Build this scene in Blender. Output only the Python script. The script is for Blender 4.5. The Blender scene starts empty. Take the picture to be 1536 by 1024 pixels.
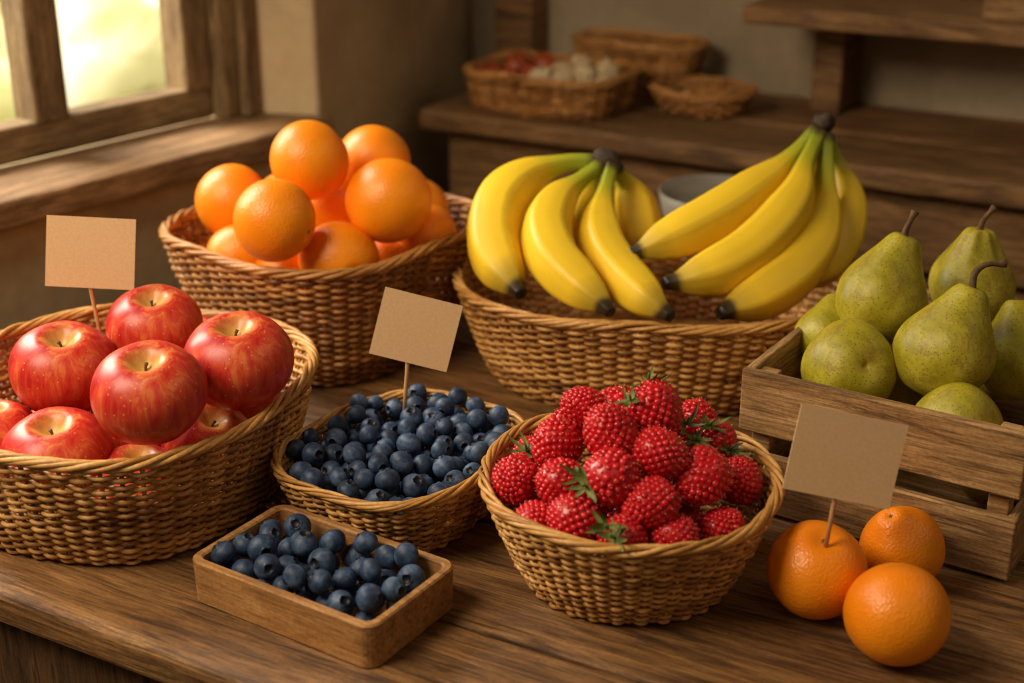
import bpy, math, random
import numpy as np
from mathutils import Vector, Matrix, Euler
random.seed(7); rng=np.random.default_rng(7)
SC=bpy.context.scene
COL=SC.collection
YAW=math.radians(-29)

# ---------------------------------------------------------------- helpers
def mesh_obj(name,verts,faces,mat=None,parent=None,smooth=True,attr=None,loc=(0,0,0),rot=(0,0,0),mats=None,fm=None):
    me=bpy.data.meshes.new(name)
    me.from_pydata([tuple(map(float,v)) for v in verts],[],[tuple(int(i) for i in f) for f in faces])
    if mats:
        for m in mats: me.materials.append(m)
        if fm is not None: me.polygons.foreach_set('material_index',[int(i) for i in fm])
    elif mat: me.materials.append(mat)
    if smooth: me.polygons.foreach_set('use_smooth',[True]*len(me.polygons))
    if attr is not None:
        a=me.attributes.new('v','FLOAT','POINT'); a.data.foreach_set('value',[float(x) for x in attr])
    me.update()
    o=bpy.data.objects.new(name,me); COL.objects.link(o)
    o.location=loc; o.rotation_euler=rot
    if parent: o.parent=parent
    return o
def empty(name,loc=(0,0,0),rot=(0,0,0)):
    o=bpy.data.objects.new(name,None); COL.objects.link(o); o.location=loc; o.rotation_euler=rot
    o.empty_display_size=.05
    return o
class MB:
    """mesh buffer"""
    def __init__(s): s.v=[];s.f=[];s.a=[];s.m=[];s.n=0
    def add(s,v,f,a=None,m=0):
        v=np.asarray(v,float)
        s.v.append(v); s.f.extend([tuple(i+s.n for i in q) for q in f])
        s.m.extend([m]*len(f))
        if a is None: a=np.zeros(len(v))
        elif np.isscalar(a): a=np.full(len(v),a)
        s.a.append(np.asarray(a,float)); s.n+=len(v)
    def obj(s,name,mat=None,mats=None,**k):
        return mesh_obj(name,np.concatenate(s.v),s.f,mat,attr=np.concatenate(s.a),mats=mats,fm=s.m if mats else None,**k)
def catmull(P,n,closed=False):
    P=np.asarray(P,float)
    Q=np.vstack([2*P[0]-P[1],P,2*P[-1]-P[-2]])
    out=[]
    m=len(P)-1
    for i in range(n):
        u=i/(n-1)*m; k=min(int(u),m-1); t=u-k
        a,b,c,d=Q[k],Q[k+1],Q[k+2],Q[k+3]
        out.append(.5*((2*b)+(-a+c)*t+(2*a-5*b+4*c-d)*t*t+(-a+3*b-3*c+d)*t**3))
    return np.array(out)
def tube(P,R,sides=6,closed=False,cap=True,sect=None,up=None):
    P=np.asarray(P,float); n=len(P)
    R=np.full(n,R) if np.isscalar(R) else np.asarray(R,float)
    if closed: T=np.roll(P,-1,0)-np.roll(P,1,0)
    else: T=np.gradient(P,axis=0)
    T/=np.linalg.norm(T,axis=1)[:,None]+1e-12
    if up is not None:
        U=np.tile(np.asarray(up,float),(n,1)); N1=np.cross(T,U); N1/=np.linalg.norm(N1,axis=1)[:,None]+1e-9
    else:
        N1=np.zeros((n,3)); ref=np.array([0,0,1.]) if abs(T[0][2])<.9 else np.array([1.,0,0])
        v=np.cross(T[0],ref); v/=np.linalg.norm(v); N1[0]=v
        for i in range(1,n):
            v=v-T[i]*np.dot(v,T[i]); v/=np.linalg.norm(v)+1e-12; N1[i]=v
    N2=np.cross(T,N1)
    ph=np.arange(sides)/sides*2*np.pi
    s=np.ones(sides) if sect is None else np.array([sect(p) for p in ph])
    V=P[:,None,:]+R[:,None,None]*(N1[:,None,:]*(np.cos(ph)*s)[None,:,None]+N2[:,None,:]*(np.sin(ph)*s)[None,:,None])
    V=V.reshape(-1,3); F=[]
    m=n if closed else n-1
    for i in range(m):
        a=i*sides;b=((i+1)%n)*sides
        for j in range(sides):
            k=(j+1)%sides
            F.append((a+j,a+k,b+k,b+j))
    if cap and not closed:
        F.append(tuple(range(sides))[::-1]); F.append(tuple((n-1)*sides+j for j in range(sides)))
    return V,F
def lathe(prof,seg=32,mod=None):
    """prof list (r,z) from bottom pole to top pole"""
    prof=np.asarray(prof,float); n=len(prof)
    V=[(0,0,prof[0][1])]
    for r,z in prof[1:-1]:
        for j in range(seg):
            p=2*math.pi*j/seg; q=r*(1 if mod is None else mod(p,z))
            V.append((q*math.cos(p),q*math.sin(p),z))
    V.append((0,0,prof[-1][1])); V=np.array(V); F=[]
    for j in range(seg): F.append((0,1+(j+1)%seg,1+j))
    for i in range(n-3):
        a=1+i*seg;b=a+seg
        for j in range(seg):
            k=(j+1)%seg; F.append((a+j,a+k,b+k,b+j))
    a=1+(n-3)*seg; L=len(V)-1
    for j in range(seg): F.append((a+j,a+(j+1)%seg,L))
    return V,F
def box(x0,x1,y0,y1,z0,z1):
    V=[(x0,y0,z0),(x1,y0,z0),(x1,y1,z0),(x0,y1,z0),(x0,y0,z1),(x1,y0,z1),(x1,y1,z1),(x0,y1,z1)]
    F=[(0,3,2,1),(4,5,6,7),(0,1,5,4),(1,2,6,5),(2,3,7,6),(3,0,4,7)]
    return V,F
def box_obj(name,x0,x1,y0,y1,z0,z1,mat,parent=None,bev=.002,loc=(0,0,0),rot=(0,0,0),segs=2):
    V,F=box(x0,x1,y0,y1,z0,z1)
    o=mesh_obj(name,V,F,mat,parent,smooth=False,loc=loc,rot=rot)
    if bev>0:
        b=o.modifiers.new('bevel','BEVEL'); b.width=bev; b.segments=segs; b.limit_method='ANGLE'
    return o
def rotm(axis,spin=0):
    q=Vector(axis).normalized().to_track_quat('Z','Y')
    return np.array((q.to_matrix()@Matrix.Rotation(spin,3,'Z')))
def rnd_axis(up=.0):
    v=rng.normal(size=3); v/=np.linalg.norm(v); v[2]+=up
    return v/np.linalg.norm(v)

# ---------------------------------------------------------------- materials
def srgb(r,g,b):
    f=lambda c:(c/255/12.92) if c/255<=.04045 else ((c/255+.055)/1.055)**2.4
    return (f(r),f(g),f(b),1)
class M:
    def __init__(s,name,rough=.5,spec=.5):
        s.m=bpy.data.materials.new(name); s.m.use_nodes=True; s.nt=s.m.node_tree
        s.b=s.nt.nodes['Principled BSDF']; s.b.inputs['Roughness'].default_value=rough
        s.b.inputs['Specular IOR Level'].default_value=spec
        s.tc=s.n('ShaderNodeTexCoord')
    def n(s,t,**k):
        x=s.nt.nodes.new(t)
        for a,b in k.items(): setattr(x,a,b)
        return x
    def l(s,a,b): s.nt.links.new(a,b)
    def noise(s,scale=5,detail=4,vec=None,dist=0,rough=.5):
        x=s.n('ShaderNodeTexNoise'); x.inputs['Scale'].default_value=scale; x.inputs['Detail'].default_value=detail
        x.inputs['Distortion'].default_value=dist; x.inputs['Roughness'].default_value=rough
        s.l(vec if vec else s.tc.outputs['Object'],x.inputs['Vector']); return x.outputs['Fac']
    def voro(s,scale,vec=None):
        x=s.n('ShaderNodeTexVoronoi'); x.inputs['Scale'].default_value=scale
        s.l(vec if vec else s.tc.outputs['Object'],x.inputs['Vector']); return x.outputs['Distance']
    def mapping(s,scale,addrand=False):
        x=s.n('ShaderNodeMapping'); x.inputs['Scale'].default_value=scale
        s.l(s.tc.outputs['Object'],x.inputs['Vector'])
        if addrand:
            oi=s.n('ShaderNodeObjectInfo'); mu=s.n('ShaderNodeMath',operation='MULTIPLY'); mu.inputs[1].default_value=37
            s.l(oi.outputs['Random'],mu.inputs[0]); s.l(mu.outputs[0],x.inputs['Location'])
        return x.outputs['Vector']
    def ramp(s,fac,stops):
        x=s.n('ShaderNodeValToRGB'); e=x.color_ramp.elements
        while len(e)<len(stops): e.new(.5)
        for i,(p,c) in enumerate(stops): e[i].position=p; e[i].color=c if len(c)==4 else (*c,1)
        s.l(fac,x.inputs['Fac']); return x.outputs['Color']
    def mix(s,fac,a,b,mode='MIX'):
        x=s.n('ShaderNodeMix',data_type='RGBA',blend_type=mode)
        for v,i in ((fac,0),(a,6),(b,7)):
            if isinstance(v,(int,float)): x.inputs[i].default_value=v
            elif isinstance(v,tuple): x.inputs[i].default_value=v
            else: s.l(v,x.inputs[i])
        return x.outputs[2]
    def math(s,op,a,b=0):
        x=s.n('ShaderNodeMath',operation=op)
        for v,i in ((a,0),(b,1)):
            if isinstance(v,(int,float)): x.inputs[i].default_value=v
            else: s.l(v,x.inputs[i])
        return x.outputs[0]
    def attr(s,name='v'):
        x=s.n('ShaderNodeAttribute'); x.attribute_name=name; return x.outputs['Fac']
    def col(s,c):
        if isinstance(c,tuple): s.b.inputs['Base Color'].default_value=c
        else: s.l(c,s.b.inputs['Base Color'])
    def bump(s,h,strength=.2,dist=.001):
        x=s.n('ShaderNodeBump'); x.inputs['Strength'].default_value=strength; x.inputs['Distance'].default_value=dist
        s.l(h,x.inputs['Height']); s.l(x.outputs[0],s.b.inputs['Normal'])
    def sss(s,w,rad,scale=.01):
        s.b.inputs['Subsurface Weight'].default_value=w; s.b.inputs['Subsurface Radius'].default_value=rad
        s.b.inputs['Subsurface Scale'].default_value=scale

def wood(name,dark,mid,light,rough=.5,grain='x',sc=1.0,bump=.25,crack=.6):
    w=M(name,rough,.35)
    def S(a,b): return {'x':(a,b,b),'y':(b,a,b),'z':(b,b,a)}[grain]
    v=w.mapping(tuple(q*sc for q in S(2.6,20)),True); v2=w.mapping(tuple(q*sc for q in S(14,260)),True); v3=w.mapping(tuple(q*sc for q in S(5,75)),True)
    a=w.noise(2.0,9,v,1.4,.7); b=w.noise(1.5,6,v2,.3,.7); c=w.noise(5,6,None,.3,.65); d=w.noise(1.6,6,v3,.8,.7); e=w.noise(300,3)
    base=w.ramp(a,[(.30,dark),(.48,mid),(.68,light)])
    g=w.ramp(b,[(.38,(.30,.27,.24)),(.55,(1,1,1))])
    base=w.mix(crack,base,g,'MULTIPLY')
    g2=w.ramp(d,[(.38,(.22,.18,.15)),(.47,(1,1,1))])
    base=w.mix(crack,base,g2,'MULTIPLY')
    st=w.ramp(c,[(.32,(.50,.47,.44)),(.6,(1.1,1.1,1.1))])
    base=w.mix(.65,base,st,'MULTIPLY')
    base=w.mix(.4,base,w.ramp(e,[(.35,(.6,.6,.6)),(.6,(1.1,1.1,1.1))]),'MULTIPLY')
    oi=w.n('ShaderNodeObjectInfo'); rr=w.ramp(oi.outputs['Random'],[(0,(.80,.79,.78)),(1,(1.12,1.1,1.06))])
    w.col(w.mix(.8,base,rr,'MULTIPLY'))
    w.bump(w.math('ADD',w.math('ADD',a,w.math('MULTIPLY',d,1.4)),b),bump,.0025)
    w.l(w.ramp(d,[(.35,(rough+.25,)*3),(.65,(rough-.03,)*3)]),w.b.inputs['Roughness'])
    return w.m
m_table=wood('table_wood',srgb(76,50,28),srgb(136,95,56),srgb(180,133,82),.40,bump=.5,crack=.7)
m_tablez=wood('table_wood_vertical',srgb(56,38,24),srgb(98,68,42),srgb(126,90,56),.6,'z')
m_bench=wood('bench_wood',srgb(80,56,34),srgb(136,98,60),srgb(172,130,86),.55)
m_crate=wood('crate_wood',srgb(116,82,48),srgb(178,136,88),srgb(214,172,120),.55,crack=.7,bump=.4)
m_cratey=wood('crate_wood_side',srgb(116,82,48),srgb(178,136,88),srgb(214,172,120),.55,'y',crack=.7,bump=.4)
m_tray=wood('tray_wood',srgb(140,96,54),srgb(184,132,78),srgb(208,156,100),.5,sc=1.5,bump=.15,crack=.4)
m_frame=wood('window_wood',srgb(94,74,50),srgb(142,116,82),srgb(172,144,106),.6,'z')
m_frameh=wood('window_wood_h',srgb(94,74,50),srgb(142,116,82),srgb(172,144,106),.6,'x')
m_sill=wood('sill_wood',srgb(90,66,44),srgb(140,106,72),srgb(172,136,98),.5,'x')

def plaster(name,c1,c2):
    p=M(name,.9,.2); a=p.noise(3,8,None,.5,.6); b=p.noise(60,5)
    p.col(p.mix(.4,p.ramp(a,[(.3,c1),(.7,c2)]),p.ramp(b,[(.3,(.75,.75,.75)),(.7,(1,1,1))]),'MULTIPLY'))
    p.bump(p.math('ADD',a,p.math('MULTIPLY',b,.3)),.5,.006); return p.m
m_wall=plaster('plaster_warm',srgb(154,132,102),srgb(210,186,150))
m_wallb=plaster('plaster_back',srgb(130,114,94),srgb(184,164,138))
fl=M('floor_mat',.8); fl.col(fl.ramp(fl.noise(4,5),[(.3,srgb(40,28,20)),(.7,srgb(70,50,34))])); m_floor=fl.m

def wicker(name,dark,mid,light):
    w=M(name,.42,.45); a=w.attr(); n=w.noise(45,4); n2=w.noise(260,3)
    f=w.math('ADD',w.math('MULTIPLY',a,.55),w.math('MULTIPLY',n,.45))
    c=w.ramp(f,[(.18,dark),(.5,mid),(.85,light)])
    c=w.mix(.5,c,w.ramp(n2,[(.3,(.5,.44,.38)),(.6,(1,1,1))]),'MULTIPLY')
    w.col(c); w.bump(n2,.25,.0006); return w.m
m_wick=wicker('wicker',srgb(124,78,34),srgb(196,140,72),srgb(240,188,114))
m_wickd=wicker('wicker_dark',srgb(104,64,30),srgb(176,120,62),srgb(216,160,94))

o=M('orange_peel',.36,.5)
vv=o.voro(460); nz=o.noise(9,3)
o.col(o.ramp(nz,[(.3,srgb(240,124,4)),(.7,srgb(255,154,18))]))
o.bump(o.math('ADD',vv,o.math('MULTIPLY',o.noise(220,2),.5)),.28,.0013); o.sss(.10,(1,.4,.1),.006)
m_orange=o.m
o=M('orange_stem',.7); o.col(srgb(92,84,40)); m_ostem=o.m
ap=M('apple_skin',.36,.45)
nz=ap.noise(3.2,8,ap.mapping((26,26,5)),.6,.72); big=ap.noise(13,3)
f=ap.math('ADD',ap.math('MULTIPLY',nz,.55),ap.math('MULTIPLY',big,.45))
c=ap.ramp(f,[(.36,srgb(150,18,18)),(.48,srgb(190,36,32)),(.56,srgb(210,74,46)),(.67,srgb(226,140,70))])
sp=ap.ramp(ap.voro(150),[(.08,(1,1,1)),(.15,(0,0,0))])
c=ap.mix(ap.math('MULTIPLY',sp,.55),c,srgb(236,168,110))
at=ap.attr(); jag=ap.math('ADD',at,ap.math('MULTIPLY',ap.math('SUBTRACT',nz,.5),1.3))
yl=ap.ramp(jag,[(.20,(0,0,0)),(.95,(.9,.9,.9))])
c=ap.mix(yl,c,srgb(218,174,90)); ap.col(c); ap.bump(ap.noise(60,4),.06,.001); ap.sss(.06,(1,.3,.2),.005)
m_apple=ap.m
o=M('fruit_stem',.75); o.col(o.ramp(o.noise(150,3),[(.3,srgb(60,38,20)),(.7,srgb(112,78,44))])); m_stem=o.m
p=M('pear_skin',.44,.40)
a=p.noise(18,7,None,.4,.65); c=p.ramp(a,[(.30,srgb(126,116,18)),(.5,srgb(170,156,36)),(.68,srgb(200,184,74))])
sp=p.ramp(p.voro(330),[(.14,(1,1,1)),(.32,(0,0,0))]); c=p.mix(p.math('MULTIPLY',sp,.7),c,srgb(104,84,26))
ru=p.ramp(p.noise(38,8,None,.6,.75),[(.49,(0,0,0)),(.66,(1,1,1))]); c=p.mix(p.math('MULTIPLY',ru,.7),c,srgb(134,98,36))
p.col(c); p.bump(p.math('ADD',p.noise(240,3),p.noise(45,5)),.25,.0014); p.sss(.06,(.8,.8,.2),.005); m_pear=p.m
b=M('banana_skin',.44,.4)
t=b.attr(); nn=b.noise(25,4)
tt=b.math('ADD',t,b.math('MULTIPLY',b.math('SUBTRACT',nn,.5),.05))
c=b.ramp(tt,[(.0,srgb(48,34,20)),(.022,srgb(84,72,28)),(.05,srgb(136,146,34)),(.15,srgb(170,168,34)),(.27,srgb(234,194,38)),(.85,srgb(242,200,46)),(.94,srgb(190,160,48)),(.962,srgb(70,52,28)),(1,srgb(28,20,16))])
bl=b.ramp(b.noise(60,6,None,.8,.7),[(.60,(0,0,0)),(.75,(1,1,1))]); c=b.mix(b.math('MULTIPLY',bl,.35),c,srgb(150,110,40))
b.col(c); b.bump(b.noise(90,3),.1,.001); b.sss(.05,(1,.8,.2),.006); m_ban=b.m
o=M('banana_crown_skin',.8); o.col(o.ramp(o.noise(120,4),[(.3,srgb(26,18,12)),(.7,srgb(74,54,32))])); o.bump(o.noise(150,3),.5,.002); m_crown=o.m
r=M('berry_skin',.28,.5); a=r.attr(); n=r.noise(30,2)
r.col(r.ramp(r.math('ADD',r.math('MULTIPLY',a,.6),r.math('MULTIPLY',n,.4)),[(.2,srgb(168,8,18)),(.6,srgb(204,20,32)),(.9,srgb(226,58,62))]))
r.sss(.15,(1,.2,.2),.004); m_rasp=r.m
hh=M('berry_hair',.6); hh.col(srgb(230,176,120)); m_hair=hh.m
lf=M('berry_leaf',.6); lf.col(lf.ramp(lf.noise(90,3),[(.3,srgb(60,72,22)),(.7,srgb(116,126,50))])); m_leaf=lf.m
bb=M('blueberry_skin',.50,.35); a=bb.attr(); n=bb.noise(75,5,None,.3,.62)
c=bb.ramp(n,[(.32,srgb(26,36,56)),(.52,srgb(50,68,98)),(.74,srgb(98,118,148))])
c=bb.mix(a,c,srgb(18,20,30)); bb.col(c); m_blue=bb.m
k=M('kraft_card',.85,.2); a=k.noise(420,6,None,0,.6); c=k.ramp(a,[(.25,srgb(206,166,124)),(.75,srgb(220,182,140))]); k.col(c); k.bump(k.noise(700,3),.08,.0003); m_card=k.m
k=M('stick_wood',.6); k.col(k.ramp(k.noise(40,4,k.mapping((30,30,3))),[(.3,srgb(176,128,82)),(.7,srgb(212,166,116))])); m_stick=k.m

# ---------------------------------------------------------------- room
def LB(A,B): # room frame -> world
    return (A*math.cos(YAW)-B*math.sin(YAW), A*math.sin(YAW)+B*math.cos(YAW))
RR=(0,0,YAW)
BZ=.107
box_obj('floor',-3.2,2.6,-1.0,3.2,-.80,-.75,m_floor,None,0,rot=RR)
box_obj('wall_back',-1.62,2.2,2.40,2.55,-.75,1.3,m_wallb,None,0,rot=RR)
Q0=np.array([-.6246,1.673]); LD=math.radians(90-38)
def left(name,s0,s1,n0,n1,z0,z1,mat,parent=None,bev=.004):
    return box_obj(name,s0,s1,n0,n1,z0,z1,mat,parent,bev,loc=(0,0,0) if parent else (Q0[0],Q0[1],0),rot=(0,0,0) if parent else (0,0,LD))
left('wall_left',-1.7,.508,.02,.30,-.75,.112,m_wall,bev=0)
left('wall_left_header',-1.7,.508,.02,.30,1.05,1.3,m_wall,bev=0)
left('trim_sill',-1.7,.565,-.012,.14,.112,.15,m_sill,bev=.006)
Lv=np.array([math.sin(math.radians(38)),math.cos(math.radians(38))])
N=np.array([-math.cos(math.radians(38)),math.sin(math.radians(38))])
P0=Q0+.5637*Lv+N*.02; P1=np.array([-.07,2.80])
poly=[P0,P1,P1+np.array([-.3,.12]),Q0+.508*Lv+N*.30,Q0+.508*Lv+N*.125]
np_=len(poly)
V=[(q[0],q[1],-.75) for q in poly]+[(q[0],q[1],1.3) for q in poly]
F=[tuple(range(np_))[::-1],tuple(range(np_,2*np_))]+[(i,(i+1)%np_,np_+(i+1)%np_,np_+i) for i in range(np_)]
w=mesh_obj('wall_left_return',V,F,m_wall,smooth=False)
bv=w.modifiers.new('b','BEVEL'); bv.width=.008; bv.segments=3
win=empty('window_1',(Q0[0],Q0[1],0),(0,0,LD))
left('bottom_rail',-1.45,.452,.13,.175,.151,.20,m_frameh,win)
left('top_rail',-1.45,.452,.13,.175,1.0,1.05,m_frameh,win)
for i in range(7):
    s=.4060-.2570*i
    left('stile_%d'%i,s,s+.047+(.006 if i else 0),.128,.18,.195,1.01,m_frame,win)
left('jamb_inner',.4545,.486,.105,.19,.151,1.05,m_frame,win)
left('jamb_outer',.486,.509,.090,.19,.151,1.05,m_frame,win)
left('glazing_bar',-1.45,.45,.14,.165,.60,.62,m_frameh,win)
box_obj('corner_post',-1.33,-1.25,2.33,2.399,BZ+.002,1.3,m_bench,None,.004,rot=RR)
bench=empty('wooden_bench',(0,0,0),RR)
box_obj('top_back',-1.28,1.6,2.18,2.395,BZ-.032,BZ,m_bench,bench,.005)
box_obj('top_front',-1.285,1.6,1.99,2.176,BZ-.034,BZ,m_bench,bench,.007)
for i in range(6):
    z1=BZ-.038-i*.135
    box_obj('front_plank_%d'%i,-1.25,1.58,2.03-.004*(i%2),2.06,max(-.75,z1-.122),z1,m_bench,bench,.005)
box_obj('ledge',-1.25,1.58,1.985,2.03,-.16,-.135,m_bench,bench,.005)
box_obj('leg_1',-1.25,-1.18,2.06,2.12,-.75,.066,m_bench,bench,.004)
box_obj('leg_2',1.5,1.57,2.06,2.12,-.75,.066,m_bench,bench,.004)
sh=empty('wall_shelf',(0,0,0),RR)
box_obj('board',-.776,1.5,2.14,2.399,.268,.296,m_bench,sh,.004)
box_obj('post_1',-.70,-.65,2.28,2.398,BZ+.001,.268,m_bench,sh,.003)
box_obj('back_board',-.776,1.5,2.38,2.399,.296,.33,m_bench,sh,.003)
for i,(a0,a1,h) in enumerate([(-.42,-.31,.12),(-.29,-.17,.10),(-.14,.02,.13),(.05,.2,.11)]):
    e=empty('wooden_box',(0,0,0),RR)
    x0,x1,y0,y1,z0,z1=a0,a1,2.18,2.32,.297,.297+h
    box_obj('front',x0,x1,y0,y0+.01,z0,z1,m_crate,e,.002); box_obj('back',x0,x1,y1-.01,y1,z0,z1,m_crate,e,.002)
    box_obj('side_1',x0,x0+.01,y0+.01,y1-.01,z0,z1,m_cratey,e,.002); box_obj('side_2',x1-.01,x1,y0+.01,y1-.01,z0,z1,m_cratey,e,.002)
    box_obj('bottom',x0+.01,x1-.01,y0+.01,y1-.01,z0,z0+.01,m_crate,e,0)

# table
tb=empty('wooden_table',(0,0,0),RR)
edges=[.688,.835,.99,1.15,1.31,1.47,1.63,1.80]
for i in range(7):
    box_obj('plank_%d'%i,-1.22,1.3,edges[i]+(.0008 if i else 0),edges[i+1]-.0008,-.034,0,m_table,tb,.0035 if i else .007,segs=3)
for i in range(9):
    a=-1.2+i*.27
    box_obj('panel_%d'%i,a+.002,a+.268,.715-.006*(i%2),.74,-.75,-.036,m_tablez,tb,.004)
box_obj('back_apron',-1.2,1.28,1.74,1.77,-.2,-.036,m_table,tb,.003)
for i,(a,b_) in enumerate([(-1.2,1.70),(1.2,1.70),(-1.2,.745),(1.2,.745)]):
    box_obj('leg_%d'%i,a,a+.07,b_,b_+.07,-.75,-.036,m_tablez,tb,.004)

# outdoors
g=M('lawn',.9); g.col(g.ramp(g.noise(2.5,5),[(.3,srgb(160,156,96)),(.7,srgb(216,208,150))])); 
box_obj('garden_ground',-9,1.5,3.6,12,-.95,-.9,g.m,None,0)
lm=M('hedge_leaves',.8); lm.col(lm.ramp(lm.noise(2.2,3,None,.5,.6),[(.32,srgb(158,156,98)),(.5,srgb(206,198,146)),(.68,srgb(238,228,206))]))
mb=MB()
for i in range(34):
    c=np.array([-3.4+i*.11+rng.normal()*.05,5.4+rng.normal()*.12,-.7+rng.uniform(0,2.0)])
    R=.30+rng.random()*.2
    V,F=lathe([(R*math.sin(t),-R*math.cos(t)) for t in np.linspace(0,math.pi,14)],20)
    V=V*(1+.08*np.sin(V[:,[0]]*23+i)+.06*np.sin(V[:,[1]]*31+i*2)+.05*np.sin(V[:,[2]]*27))
    mb.add(V+c,F)
mb.obj('garden_hedge',lm.m)

# ---------------------------------------------------------------- baskets
def sup_path(a,b,n,cnt):
    th=np.linspace(0,2*np.pi,2001)
    r=(np.abs(np.cos(th)/a)**n+np.abs(np.sin(th)/b)**n)**(-1/n)
    x,y=r*np.cos(th),r*np.sin(th)
    L=np.concatenate([[0],np.cumsum(np.hypot(np.diff(x),np.diff(y)))])
    u=np.arange(cnt)/cnt*L[-1]
    return np.stack([np.interp(u,L,x),np.interp(u,L,y)],1),L[-1]
def basket(name,loc,rot,a,b,H,sb,n=2.4,S=56,wr=.0020,sr=.0020,rim=.0038,mat=None,z0=0,dip=0,twist=.11):
    mb=MB(); K=6; cnt=S*K
    base,per=sup_path(1*a,1*b,n,cnt)
    nrm=base/np.linalg.norm(base,axis=1)[:,None]
    def sc(z): 
        t=max(0,min(1,z/H)); return sb+(1-sb)*(t**.75)
    ang=np.arctan2(base[:,1],base[:,0])
    ph0=rng.random()*6
    zoff=lambda t: t*(dip*np.cos(2*ang)+.0014*np.sin(3*ang+ph0)+.0010*np.sin(7*ang+ph0*2))
    rows=int((H-.008)/(wr*1.75))
    k=np.arange(cnt)
    for i in range(rows):
        z=.004+i*(H-.010)/(rows-1)
        s=sc(z)
        off=(wr+sr)*.74*np.cos(math.pi*(k/K)+i*math.pi)
        P=np.zeros((cnt,3)); P[:,:2]=base*s+nrm*(off+rng.normal()*.0004)[:,None]
        P[:,2]=z+zoff(z/H)+.0007*np.sin(k/cnt*2*np.pi*rng.integers(3,9)+rng.random()*6)
        V,F=tube(P,wr*(1+rng.normal()*.12),6,closed=True,up=(0,0,1))
        seg=np.repeat(np.interp(k/cnt*12,np.arange(13),np.append(rng.random(12),0)),6)
        mb.add(V,F,seg)
    for j in range(S):
        i=j*K; zs=np.linspace(.0,H-.002,9)
        P=[(base[i,0]*sc(z),base[i,1]*sc(z),z+zoff(z/H)[i]) for z in zs]
        V,F=tube(P,sr,5); mb.add(V,F,rng.random())
    M_=cnt; turns=max(4,int(per/twist))
    for q in range(5):
        ph=2*np.pi*(q/5)+turns*2*np.pi*np.arange(M_)/M_+.5*np.sin(2*np.pi*np.arange(M_)/M_*3+q)
        rr=rim*.95
        P=np.zeros((M_,3)); P[:,:2]=base+nrm*(rr*np.cos(ph))[:,None]
        P[:,2]=H+zoff(1)+rr*.9*np.sin(ph)
        V,F=tube(P,rim*.62*(1+rng.normal()*.08),7,closed=True,up=(0,0,1)); mb.add(V,F,np.repeat(np.interp(k/cnt*8,np.arange(9),np.append(rng.random(8)*.7+.3,.7)),7))
    P=np.zeros((cnt,3)); P[:,:2]=base*sb; P[:,2]=.003
    V,F=tube(P,.003,6,closed=True,up=(0,0,1)); mb.add(V,F,.3)
    V=[(0,0,.004)]+[(x*sb,y*sb,.004) for x,y in base[::K]]; nn=len(V)-1
    V+= [(0,0,.007)]+[(x*sb,y*sb,.007) for x,y in base[::K]]
    F=[(0,1+(i+1)%nn,1+i) for i in range(nn)]+[(nn+1,nn+2+i,nn+2+(i+1)%nn) for i in range(nn)]
    mb.add(V,F,.2)
    return mb.obj(name,mat or m_wick,loc=(loc[0],loc[1],z0),rot=(0,0,rot))
basket('wicker_basket',(-.368,1.215),math.radians(-20),.170,.176,.113,.80,2.5,66,.0022,.0022,.0040,dip=.0)          # apples
basket('wicker_basket',(-.100,1.168),math.radians(-31),.093,.110,.066,.74,3.2,52,.0018,.0018,.0032)          # blueberries
basket('wicker_basket',(-.215,1.583),math.radians(-38),.160,.168,.150,.72,3.0,62,.0024,.0024,.0042,mat=m_wickd) # oranges
basket('wicker_basket',(.158,1.512),math.radians(-6),.218,.172,.112,.80,2.4,74,.0023,.0023,.0042)            # bananas
basket('wicker_basket',(.0985,1.06),0,.122,.124,.092,.66,2.1,58,.0019,.0019,.0036)                     # berries
bx,by=.066,2.378
z0=BZ+.001
basket('wicker_basket',(bx,by),YAW,.135,.10,.062,.88,3.5,40,.003,.003,.005,mat=m_wickd,z0=z0)
basket('wicker_basket',(.318,2.345),YAW,.085,.07,.036,.7,2.2,30,.003,.003,.005,mat=m_wickd,z0=z0)
basket('wicker_basket',(.225,2.52),YAW,.12,.062,.085,.8,2.6,30,.003,.003,.005,mat=m_wickd,z0=z0)

# bench produce
def sph(R,seg=20,rg=12,flat=1): return lathe([(R*math.sin(t),-R*flat*math.cos(t)) for t in np.linspace(0,math.pi,rg)],seg)
gm=M('garlic',.6); gm.col(gm.ramp(gm.noise(25,4),[(.35,srgb(176,146,108)),(.65,srgb(220,198,160))])); rm=M('tomato_skin',.4); rm.col(rm.ramp(rm.noise(20,3),[(.35,srgb(120,44,20)),(.65,srgb(168,76,34))]))
def produce(name,mat,lst,tip=.18,rib=.03):
    mb=MB()
    for A,B,z,R in lst:
        x,y=LB(A,B); ax=rotm(np.array([rng.normal()*.5,rng.normal()*.5-.3,1.0]),rng.random()*6)
        pr=[(R*math.sin(t),-R*.80*math.cos(t)+(R*tip*math.exp(-(R*math.sin(t)/(R*.25))**2) if t>1.6 else 0)) for t in np.linspace(0,math.pi,24)]
        V,F=lathe(pr,24,lambda p,z:1+rib*math.cos(6*p)); mb.add(V@ax.T+np.array([x,y,z]),F)
    return mb.obj(name,mat)
A0=bx*math.cos(YAW)+by*math.sin(YAW); B0=-bx*math.sin(YAW)+by*math.cos(YAW)
produce('garlic_bulbs',gm.m,[(A0+.0,B0-.04,.160,.022),(A0+.042,B0-.045,.160,.020),(A0+.08,B0-.04,.158,.021),(A0+.105,B0-.01,.158,.02),(A0+.02,B0-.005,.166,.022),(A0+.06,B0+.0,.166,.021),(A0+.04,B0+.035,.172,.022),(A0+.085,B0+.035,.168,.022),(A0+.03,B0-.02,.134,.024),(A0+.09,B0+.0,.134,.024),(A0-.0,B0+.03,.134,.024)],.45,.06)
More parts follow.
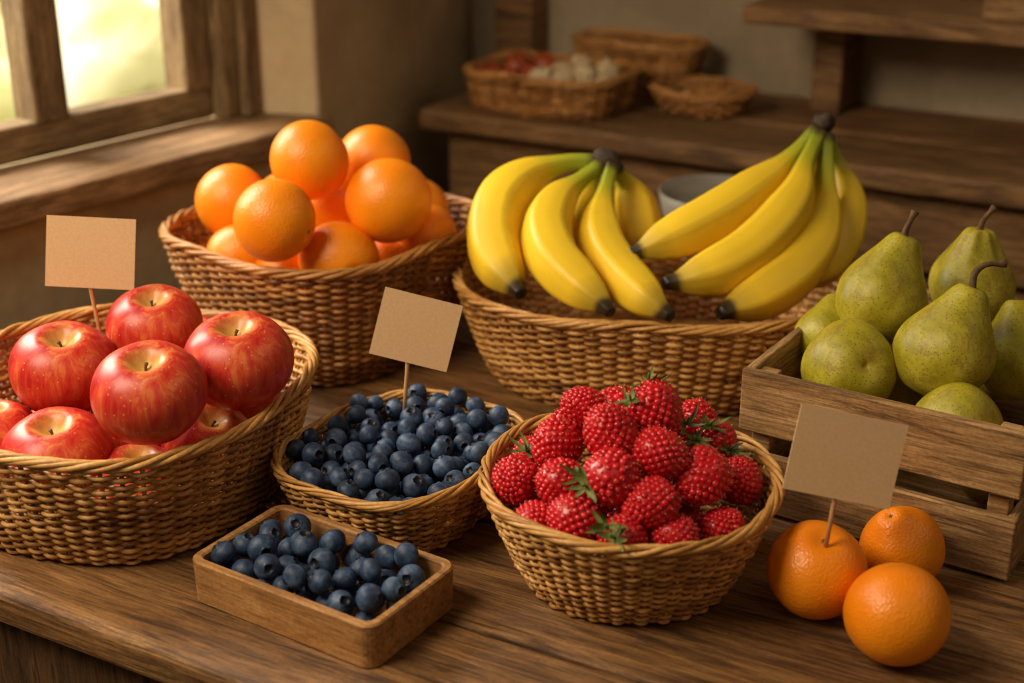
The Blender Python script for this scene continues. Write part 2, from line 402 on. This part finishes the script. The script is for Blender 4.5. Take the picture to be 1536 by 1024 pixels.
produce('tomatoes',rm.m,[(A0-.10,B0-.03,.160,.022),(A0-.060,B0-.045,.158,.022),(A0-.03,B0-.02,.162,.020),(A0-.07,B0+.01,.168,.023),(A0-.03,B0+.03,.172,.023),(A0-.09,B0+.05,.165,.022),(A0-.09,B0,.134,.024),(A0-.05,B0,.134,.026)],-.12,.02)

# ---------------------------------------------------------------- fruit
def orange(loc,R,axis=(0,0,1),nub=0,spin=0):
    n=36
    pr=[]
    for t in np.linspace(0,math.pi,n):
        r=R*math.sin(t); z=-R*.97*math.cos(t)
        if t>math.pi/2: z-=R*(.14 if nub==2 else .07)*math.exp(-(r/(R*(.25 if nub==2 else .14)))**2)
        if nub==1 and t>math.pi/2: z+=R*.19*math.exp(-(r/(R*.44))**3)-R*.03*math.exp(-(r/(R*.16))**2)
        pr.append((r,z))
    mb=MB(); Rm=rotm(axis,spin)
    V,F=lathe(pr,44,lambda p,z:1+.010*math.cos(3*p+z*40)+.007*math.sin(5*p))
    mb.add(V@Rm.T,F,m=0)
    zt=pr[-1][1]
    s=[]; 
    for j in range(10):
        q=R*(.075 if j%2==0 else .035); a=j*math.pi/5; s.append((q*math.cos(a),q*math.sin(a),zt+R*.02))
    s.append((0,0,zt+R*.035)); mb.add(np.array(s)@Rm.T,[(j,(j+1)%10,10) for j in range(10)],m=1)
    return mb.obj('orange',mats=[m_orange,m_ostem],loc=loc)
orange((.2946,.930,.0395),.0402,(.2,-.3,-1))
orange((.2458,.995,.0395),.0402,(.03,-.32,1),2)
orange((.327,1.040,.0340),.0350,(-.45,-.22,1),1)
for x,y,z,R in [(-.2485,1.428,.20,.044),(-.135,1.50,.20,.0475),(-.222,1.521,.24,.044),(-.317,1.555,.183,.0425),(-.162,1.62,.212,.043),
    (-.1876,1.462,.143,.044),(-.304,1.508,.134,.037),(-.209,1.604,.165,.040),(-.098,1.545,.145,.037),(-.27,1.65,.15,.042),(-.115,1.645,.145,.04),
    (-.25,1.50,.115,.042),(-.14,1.53,.105,.042),(-.30,1.56,.10,.042),(-.20,1.60,.08,.042),(-.21,1.51,.05,.042),(-.28,1.62,.052,.04),(-.14,1.61,.05,.04),(-.30,1.55,.046,.034)]:
    a=rnd_axis(-.2)
    orange((x,y,z),R,a)

def apple(loc,R,axis=(0,0,1),spin=0):
    pr=[];at=[]
    for t in np.linspace(0,math.pi,48):
        r=R*max(0,math.sin(t))**.92*(1+.06*(-math.cos(t)))
        z=-.86*R*math.cos(t)
        if t>math.pi/2: z-=R*.34*math.exp(-(r/(R*.25))**2)
        else: z+=R*.20*math.exp(-(r/(R*.25))**2)
        pr.append((r,z)); at.append((math.exp(-(r/(R*.38))**2)) if t>math.pi/2 else .7*math.exp(-(r/(R*.3))**2))
    ph=rng.random()*6
    V,F=lathe(pr,44,lambda p,z:1+.020*math.cos(5*p+ph)*(.4+.6*abs(z)/R)+.016*math.cos(2*p+ph*2))
    av=[at[0]]; 
    for a in at[1:-1]: av+=[a]*44
    av.append(at[-1]); Rm=rotm(axis,spin); mb=MB(); mb.add(V@Rm.T,F,av,0)
    zt=pr[-1][1]; P=catmull([(0,0,zt-.1*R),(0.01*R,0,zt+.05*R),(.05*R,0,zt+.15*R)],7)
    V,F=tube(P,[.026*R]*5+[.032*R,.038*R],7); mb.add(V@Rm.T,F,m=1)
    return mb.obj('apple',mats=[m_apple,m_stem],loc=loc)
for x,y,z,R,ax in [(-.3037,1.0886,.153,.0475,(.03,-.30,1)),(-.392,1.101,.087,.047,(.0,-.22,1)),(-.407,1.189,.132,.0475,(.10,-.25,1)),
    (-.243,1.165,.150,.0485,(.0,-.20,1)),(-.336,1.245,.151,.0440,(.05,-.25,1)),(-.276,1.163,.070,.042,(.3,-.3,1)),(-.325,1.10,.058,.043,(.1,0,1)),
    (-.46,1.15,.085,.035,(0,0,1)),(-.42,1.28,.09,.045,(0,0,1)),(-.33,1.33,.09,.045,(0,0,1)),(-.27,1.26,.085,.045,(0,0,1)),(-.35,1.20,.07,.045,(0,0,1)),(-.42,1.20,.055,.042,(0,0,1))]:
    apple((x,y,z),R,ax,rng.random()*6)

def pear(loc,R,axis,stem=None,neck=1.0,rib=0):
    pts=[(0,-.86),(.16,-.93),(.45,-.90),(.78,-.66),(.97,-.28),(1,.08),(.92,.42),(.74,.76),(.57,1.04),(.45,1.26),(.37,1.42),(.26,1.54),(.10,1.56),(0,1.50)]
    pr=catmull([(r,0,z if z<.1 else .1+(z-.1)*neck) for r,z in pts],48)[:,[0,2]]*R; pr[:,0]=np.maximum(pr[:,0],0)
    ph=rng.random()*6
    V,F=lathe(pr,44,lambda p,z:1+.03*math.cos(3*p+ph)+.016*math.sin(5*p+z*60)+.015*math.sin(2*p+z*90)+(rib*max(0,z/R-.5)*math.cos(7*p)))
    V[:,0]+=.07*R*np.sin(V[:,2]/R*1.2+ph)
    Rm=rotm(axis,0); mb=MB(); mb.add(V@Rm.T,F,m=0)
    top=np.array([.07*R*math.sin(pr[-1][1]/R*1.2+ph),0,pr[-1][1]-.05*R])@Rm.T
    if stem is not None:
        S=[top]+[np.array(s)-np.array(loc) for s in stem]
        P=catmull(S,14); rad=np.linspace(.0034,.0024,14); rad[-3:]=[.0028,.0036,.0040]
        V,F=tube(P,rad,8); mb.add(V,F,m=1)
    return mb.obj('pear',mats=[m_pear,m_stem],loc=loc)
pear((.350,1.27,.171),.0430,(.38,.10,1),[(.372,1.285,.234),(.380,1.288,.252)],.95)
pear((.458,1.33,.162),.041,(.05,.05,1),[(.461,1.335,.228),(.472,1.338,.241)],.9,.12)
pear((.387,1.18,.153),.0440,(.36,.15,.95),[(.412,1.197,.221),(.422,1.2,.229),(.440,1.2,.230)],.92)
pear((.312,1.20,.130),.0425,(-.1,.75,-.35))
pear((.392,1.125,.103),.040,(.3,.9,-.15))
pear((.306,1.275,.127),.031,(.2,.6,.5))
pear((.468,1.215,.128),.037,(.05,.35,1))
pear((.376,1.235,.078),.036,(.9,.4,-.1))
pear((.335,1.245,.050),.036,(.1,1,0)); pear((.43,1.30,.075),.038,(.9,-.3,.1)); pear((.44,1.17,.05),.036,(-.4,1,0)); pear((.34,1.33,.07),.038,(1,.2,0))

# crate
cr=empty('wooden_crate',(.206,1.172,0),(0,0,math.radians(-33.2)))
CL,CD=.252,.30
for nm,z0_,z1 in (('lower',.004,.061),('upper',.081,.140)):
    box_obj('front_slat_'+nm,0,CL,0,.009,z0_,z1,m_crate,cr,.0015)
    box_obj('back_slat_'+nm,0,CL,CD-.009,CD,z0_,z1,m_crate,cr,.0015)
    box_obj('left_slat_'+nm,.0005,.009,.0095,CD-.0095,z0_,z1,m_cratey,cr,.0015)
    box_obj('right_slat_'+nm,CL-.009,CL-.0005,.0095,CD-.0095,z0_,z1,m_cratey,cr,.0015)
for i,(x,y) in enumerate([(.0095,.0095),(CL-.0275,.0095),(.0095,CD-.0275),(CL-.0275,CD-.0275)]):
    box_obj('post_%d'%i,x,x+.018,y,y+.018,.001,.136,m_crate,cr,.0015)
for i in range(3):
    box_obj('bottom_%d'%i,.01,CL-.01,.03+i*.085,.105+i*.085,.004,.012,m_crate,cr,.001)

# bananas
def banana(name,pts,R,parent):
    n=60; P=catmull(pts,n)
    d=np.concatenate([[0],np.cumsum(np.linalg.norm(np.diff(P,axis=0),axis=1))]); t=d/d[-1]
    r=np.interp(t,[0,.03,.12,.20,.30,.42,.60,.78,.88,.935,.965,.985,1],[.34,.30,.31,.42,.72,.95,1.0,.94,.74,.45,.30,.28,.20])*R
    r=np.convolve(np.pad(r,2,'edge'),np.ones(5)/5,'valid')
    V,F=tube(P,r,30,sect=lambda p:1+.055*math.cos(5*p)+.026*math.cos(10*p))
    return mesh_obj(name,V,F,m_ban,parent,attr=np.repeat(t,30))
def crown(pts,parent):
    P=catmull(pts,12); V,F=tube(P,[.005,.008,.010,.011,.0115,.0115,.011,.011,.010,.009,.008,.005],12,sect=lambda p:1+.14*math.cos(3*p)+.10*math.sin(5*p))
    mesh_obj('crown',V,F,m_crown,parent)
b1=empty('banana_bunch')
for i,(p,R) in enumerate([
 ([(.096,1.56,.227),(.062,1.56,.226),(.02,1.54,.216),(-.012,1.5,.196),(-.020,1.46,.172),(-.014,1.43,.155),(-.001,1.4,.142),(.010,1.383,.134)],.0302),
 ([(.101,1.555,.226),(.074,1.53,.213),(.049,1.49,.201),(.037,1.45,.182),(.045,1.41,.163),(.067,1.38,.147),(.09,1.352,.136),(.1,1.340,.130)],.0276),
 ([(.112,1.552,.226),(.103,1.52,.205),(.095,1.48,.183),(.097,1.44,.164),(.114,1.4,.147),(.1375,1.36,.136),(.16,1.335,.127)],.0264),
 ([(.118,1.565,.220),(.131,1.578,.196),(.143,1.57,.170),(.147,1.55,.145),(.140,1.52,.128)],.0250),
 ([(.100,1.57,.220),(.088,1.57,.195),(.082,1.555,.168),(.078,1.53,.148),(.083,1.50,.132)],.021)]):
    banana('banana_%d'%(i+1),p,R,b1)
crown([(.090,1.562,.228),(.100,1.560,.230),(.111,1.557,.229),(.118,1.560,.225)],b1)
b2_=empty('banana_bunch')
for i,(p,R) in enumerate([
 ([(.341,1.56,.266),(.312,1.54,.241),(.279,1.51,.219),(.231,1.47,.198),(.185,1.44,.183),(.148,1.42,.174),(.123,1.41,.168)],.0265),
 ([(.343,1.555,.263),(.322,1.52,.236),(.304,1.48,.207),(.270,1.44,.179),(.2316,1.41,.160),(.191,1.388,.151),(.156,1.376,.148)],.0282),
 ([(.349,1.555,.260),(.347,1.53,.2225),(.340,1.50,.187),(.322,1.46,.160),(.291,1.42,.141),(.251,1.385,.129),(.212,1.358,.122)],.0292),
 ([(.352,1.568,.256),(.368,1.57,.220),(.375,1.55,.186),(.367,1.52,.158),(.347,1.49,.135),(.315,1.46,.115)],.0268),
 ([(.346,1.575,.260),(.340,1.60,.225),(.325,1.60,.185),(.305,1.59,.155),(.285,1.57,.135)],.025)]):
    banana('banana_%d'%(i+1),p,R,b2_)
crown([(.340,1.562,.264),(.346,1.561,.271),(.350,1.561,.276),(.352,1.563,.281)],b2_)

# berries with fine drupelets, short hairs and leafy caps
def icos():
    import bmesh
    bm=bmesh.new(); bmesh.ops.create_icosphere(bm,subdivisions=2,radius=1)
    V=np.array([v.co[:] for v in bm.verts]); F=[tuple(v.index for v in f.verts) for f in bm.faces]; bm.free(); return V,F
IV,IF=icos()
mbR=MB(); mbL=MB()
def rasp(c,R,axis,Nn=200):
    Rm=rotm(axis,rng.random()*6)
    ga=math.pi*(3-5**.5); lob=rng.random()*6
    dd=2.0/math.sqrt(Nn)
    for i in range(Nn):
        z=1-2*(i+.5)/Nn; q=math.sqrt(1-z*z); p=np.array([q*math.cos(ga*i),q*math.sin(ga*i),z])
        p=p*(1+rng.normal()*.012+.03*math.sin(3*math.atan2(p[1],p[0])+lob)); s=1.0+.16*z
        nrm=np.array([p[0]*s,p[1]*s,p[2]*1.12])
        ctr=nrm*R*.905
        d=R*dd*(1+rng.normal()*.08)
        V=(IV*d+ctr)@Rm.T+np.array(c)
        mbR.add(V,IF,np.clip(rng.normal(.5,.25),0,1),0)
        if Nn>100 and rng.random()<.5:
            h0=nrm*R*(.905+dd*.9); dr=rng.normal(size=3)*.5+nrm; dr/=np.linalg.norm(dr); h1=h0+dr*R*.08
            V,F=tube(np.array([h0,(h0+h1)/2,h1])@Rm.T+np.array(c),R*.012,3); mbR.add(V,F,0,1)
    V,F=sph(R*.985,20,14); V[:,:2]*=(1+.16*V[:,[2]]/R); V[:,2]*=1.10; mbR.add(V@Rm.T+np.array(c),F,.3,0)
def calyx(c,axis,R=.018,n=8):
    Rm=rotm(axis,rng.random()*6)
    for i in range(n):
        a=i/n*2*math.pi+rng.normal()*.25; L=R*(.6+rng.random()*.7); w=R*.13
        dirv=np.array([math.cos(a),math.sin(a),0]); sd=np.array([-math.sin(a),math.cos(a),0])
        lift=rng.uniform(-.1,1.0); cur=rng.normal()*.3
        V=[];F=[]
        for k in range(7):
            t=k/6; p=dirv*L*t+sd*L*cur*t*t+np.array([0,0,R*lift*t*t-R*.1*t]); ww=w*math.sin(math.pi*min(1,.15+t*.85))**.8
            V+= [p-sd*ww+np.array([0,0,R*.05]),p,p+sd*ww+np.array([0,0,R*.05])]
        for k in range(6):
            b_=k*3; F+=[(b_,b_+1,b_+4,b_+3),(b_+1,b_+2,b_+5,b_+4)]
        mbL.add(np.array(V)@Rm.T+np.array(c),F)
    V,F=tube(np.array([(0,0,-.1*R),(0,0,.3*R),(.1*R,0,.55*R)])@Rm.T+np.array(c),[.0012,.0011,.001],6); mbL.add(V,F)
RA=[(0.118,1.06,0.151,21.5),(0.059,1.07,0.148,18),(0.079,1.033,0.144,21),(0.118,1.02,0.130,21),(0.036,1.05,0.124,20),(0.172,1.085,0.109,17),(0.158,1.115,0.114,18),
(0.077,1.0,0.120,22),(0.040,1.015,0.106,19),(0.005,1.04,0.098,20),(0.152,1.02,0.110,22),(0.188,1.055,0.090,19),(0.108,0.983,0.106,20),(0.049,0.985,0.088,21),(0.018,1.0,0.079,17),(0.087,0.965,0.084,18),(0.127,0.972,0.080,18),(0.168,1.00,0.074,17),
(.09,1.10,.13,20),(.13,1.12,.11,19),(.05,1.11,.11,19),(.02,1.09,.09,19),(.08,1.14,.095,19),(.15,1.145,.085,18),(.09,1.05,.10,21),(.13,1.06,.095,20),
(.06,1.02,.055,20),(.10,1.02,.06,20),(.14,1.03,.055,20),(.06,1.07,.055,20),(.10,1.07,.05,20),(.14,1.08,.055,20),(.09,1.12,.05,20),(.10,1.00,.035,18)]
for i,(x,y,z,R) in enumerate(RA):
    ax=rnd_axis(.3); ax=np.array([ax[0],ax[1]+.5,ax[2]]); rasp((x,y,z),R/1000*1.03,ax,200 if i<24 else 70)
mbR.obj('raspberries',mats=[m_rasp,m_hair])
for c,ax in [((.145,1.075,.132),(.2,-.6,.8)),((.165,1.075,.130),(.3,-.3,.9)),((.058,.984,.121),(-.4,-.8,.5)),((.055,.997,.124),(-.3,-.5,.8)),((.072,.952,.103),(-.1,-.9,.5)),((.012,1.053,.119),(-.2,-.3,.9)),
    ((.096,1.048,.165),(-.2,-.3,.9)),((.112,1.072,.171),(.1,.1,1)),((.182,1.070,.110),(.4,-.4,.8)),((.078,.945,.098),(-.6,-.7,.5)),((.152,1.055,.126),(-.2,-.6,.6))]:
    calyx(c,ax,.0148)
mbL.obj('berry_leaves',m_leaf)

# blueberries
def bberry_mesh(R):
    pr=[];at=[]
    for t in np.linspace(0,math.pi*.86,15): pr.append((R*math.sin(t),-R*.9*math.cos(t))); at.append(0)
    zt=pr[-1][1]; rt=pr[-1][0]
    for r,z,a in [(rt*.95,zt+R*.06,.4),(rt*.82,zt+R*.07,.7),(rt*.68,zt-R*.04,1),(rt*.35,zt-R*.12,1),(0,zt-R*.13,1)]: pr.append((r,z)); at.append(a)
    V,F=lathe(pr,20)
    k=len(pr)-5
    for q,amp in ((k,.10),(k+1,.13)):
        for j in range(20):
            i=1+(q-1)*20+j; s=math.cos(5*2*math.pi*j/20); V[i,:2]*=1+amp*s; V[i,2]+=R*.05*s
    av=[at[0]]
    for a in at[1:-1]: av+=[a]*20
    av.append(at[-1]); return V,F,np.array(av)
def pack(inside,r,N,mound,ext=.12,z0=.008,tries=60):
    P=np.zeros((0,4))
    for _ in range(N):
        best=None; rr=r*rng.uniform(.88,1.10)
        for _ in range(tries):
            x,y=rng.uniform(-ext,ext,2)
            z=z0+rr
            if len(P):
                d2=(P[:,0]-x)**2+(P[:,1]-y)**2; s2=(P[:,3]+rr)**2; m=d2<s2
                if m.any(): z=max(z,(P[m,2]+np.sqrt(s2[m]-d2[m])).max())
            if not inside(x,y,z,rr): continue
            sc=z+mound*math.hypot(x,y)
            if best is None or sc<best[0]: best=(sc,x,y,z,rr)
        if best: P=np.vstack([P,best[1:]])
    return P
def berries(name,P,loc,rot):
    V0,F0,A0_=bberry_mesh(1.0); mb=MB()
    for x,y,z,r in P:
        ax=rnd_axis(.5); ax=np.array([ax[0],ax[1]-.2,ax[2]]); Rm=rotm(ax,rng.random()*6)
        mb.add((V0*r*np.array([1,1,rng.uniform(.9,1.0)]))@Rm.T+np.array([x,y,z]),F0,A0_)
    return mb.obj(name,m_blue,loc=loc,rot=rot)
def in_b(x,y,z,r):
    s=.74+.26*min(1,z/.066)**.75; a=.093*s-r*.8-.003; b=.110*s-r*.8-.003
    return (abs(x)/a)**3.2+(abs(y)/b)**3.2<1 and z<.071+.005*(y/.1)
berries('blueberries',pack(in_b,.0105,360,.0,ext=.10,tries=90),(-.100,1.168,0),(0,0,math.radians(-31)))

# small wooden tray
tr_c=(-.1548,1.009); tr_r=math.radians(-33)
TL,TW,TH=.192,.116,.040
def rrect(hx,hy,r,k=6):
    out=[]
    for cx,cy,a0 in ((hx-r,hy-r,0),(-hx+r,hy-r,90),(-hx+r,-hy+r,180),(hx-r,-hy+r,270)):
        for i in range(k+1):
            a=math.radians(a0+90*i/k); out.append((cx+r*math.cos(a),cy+r*math.sin(a)))
    return out
rings=[(TL/2-.003,TW/2-.003,.010,0),(TL/2-.001,TW/2-.001,.012,.0015),(TL/2,TW/2,.013,TH-.0015),(TL/2-.0015,TW/2-.0015,.012,TH),(TL/2-.0065,TW/2-.0065,.008,TH),(TL/2-.008,TW/2-.008,.007,TH-.0015),(TL/2-.008,TW/2-.008,.007,.007)]
V=[];F=[];
for hx,hy,r,z in rings: V+=[(x,y,z) for x,y in rrect(hx,hy,r)]
n=28
for i in range(len(rings)-1):
    for j in range(n): k2=(j+1)%n; F.append((i*n+j,i*n+k2,(i+1)*n+k2,(i+1)*n+j))
F.append(tuple(range(n))[::-1]); F.append(tuple((len(rings)-1)*n+j for j in range(n)))
mesh_obj('wooden_tray',V,F,m_tray,smooth=False,loc=(tr_c[0],tr_c[1],0),rot=(0,0,tr_r))
def in_t(x,y,z,r): return abs(x)<TL/2-.0085-r and abs(y)<TW/2-.0085-r and z<.045
berries('blueberries',pack(in_t,.0112,95,.0,ext=.09,tries=340),(tr_c[0],tr_c[1],0),(0,0,tr_r))

# signs
def sign(bottom,centre,w,h,roll,tilt=-.30,yaw=0):
    e=empty('price_sign',centre,(0,0,0))
    c=box_obj('card',-w/2,w/2,-.0006,.0006,-h/2,h/2,m_card,e,0)
    c.rotation_euler=Euler((tilt,roll,yaw),'YXZ')
    M3=c.rotation_euler.to_matrix()
    up=M3@Vector((0,0,1)); bk=M3@Vector((0,1,0))
    p1=up*(h*.25)+bk*.0026; p0=-up*(h*.5)+bk*.0026; b_=Vector(bottom)-Vector(centre)
    P=[tuple(b_),tuple(b_*.5+p0*.5),tuple(p0),tuple(p1)]
    V,F=tube(np.array(P),.0019,8); mesh_obj('stick',V,F,m_stick,e)
sign((.247,.978,.070),(.2575,.985,.146),.086,.067,math.radians(12.5))
sign((-.104,1.235,.055),(-.0896,1.235,.153),.0745,.064,math.radians(15))
sign((-.392,1.268,.10),(-.399,1.28,.2135),.084,.067,math.radians(3))

# frosted glass bowl behind the bananas
gl=M('frosted_glass',.45); gl.b.inputs['Transmission Weight'].default_value=.55; gl.b.inputs['Base Color'].default_value=(.42,.38,.32,1)
pr=[(0,0),(.03,0),(.035,.004),(.06,.05),(.075,.10),(.08,.124),(.0785,.125),(.072,.10),(.057,.052),(.03,.01),(0,.008)]
V,F=lathe(pr,40); mesh_obj('glass_bowl',V,F,gl.m,loc=(.272,1.80,.001))

# ---------------------------------------------------------------- lights
def area(name,loc,target,size,energy,col):
    l=bpy.data.lights.new(name,'AREA'); l.shape='SQUARE'; l.size=size; l.energy=energy; l.color=col
    o=bpy.data.objects.new(name,l); COL.objects.link(o); o.location=loc
    o.rotation_euler=(Vector(target)-Vector(loc)).to_track_quat('-Z','Y').to_euler(); return o
area('daylight_lamp',(-.95,.64,1.22),(.0,1.2,.05),.66,22,(1,.84,.59))
area('window_daylight',(-1.40,1.98,.78),(-.1,1.5,.1),.5,23,(1,.89,.66))
area('fill_light',(.6,-.3,1.6),(.2,1.3,.1),.9,2.0,(1,.79,.52))  # added weak fill above the camera, not a fixture of the room
area('back_fill_light',(1.5,1.0,1.5),(.6,2.3,.2),.6,2.2,(1,.82,.58))  # added light to lift the dark bench and back wall, no real lamp
area('garden_light',(-3.0,3.3,3.2),(-1.7,5.3,.0),2.0,620,(1,.96,.86))
wd=bpy.data.worlds.new('world'); SC.world=wd; wd.use_nodes=True
wd.node_tree.nodes['Background'].inputs[0].default_value=(1,.83,.58,1); wd.node_tree.nodes['Background'].inputs[1].default_value=.07

# ---------------------------------------------------------------- camera
cam=bpy.data.cameras.new('camera'); co=bpy.data.objects.new('camera',cam); COL.objects.link(co)
co.location=(0,0,.64); co.rotation_euler=(math.radians(68),0,0); cam.lens=50; cam.sensor_width=36
cam.dof.use_dof=True; cam.dof.focus_distance=1.24; cam.dof.aperture_fstop=3.5; cam.clip_start=.02
SC.camera=co
SC.view_settings.view_transform='Standard'
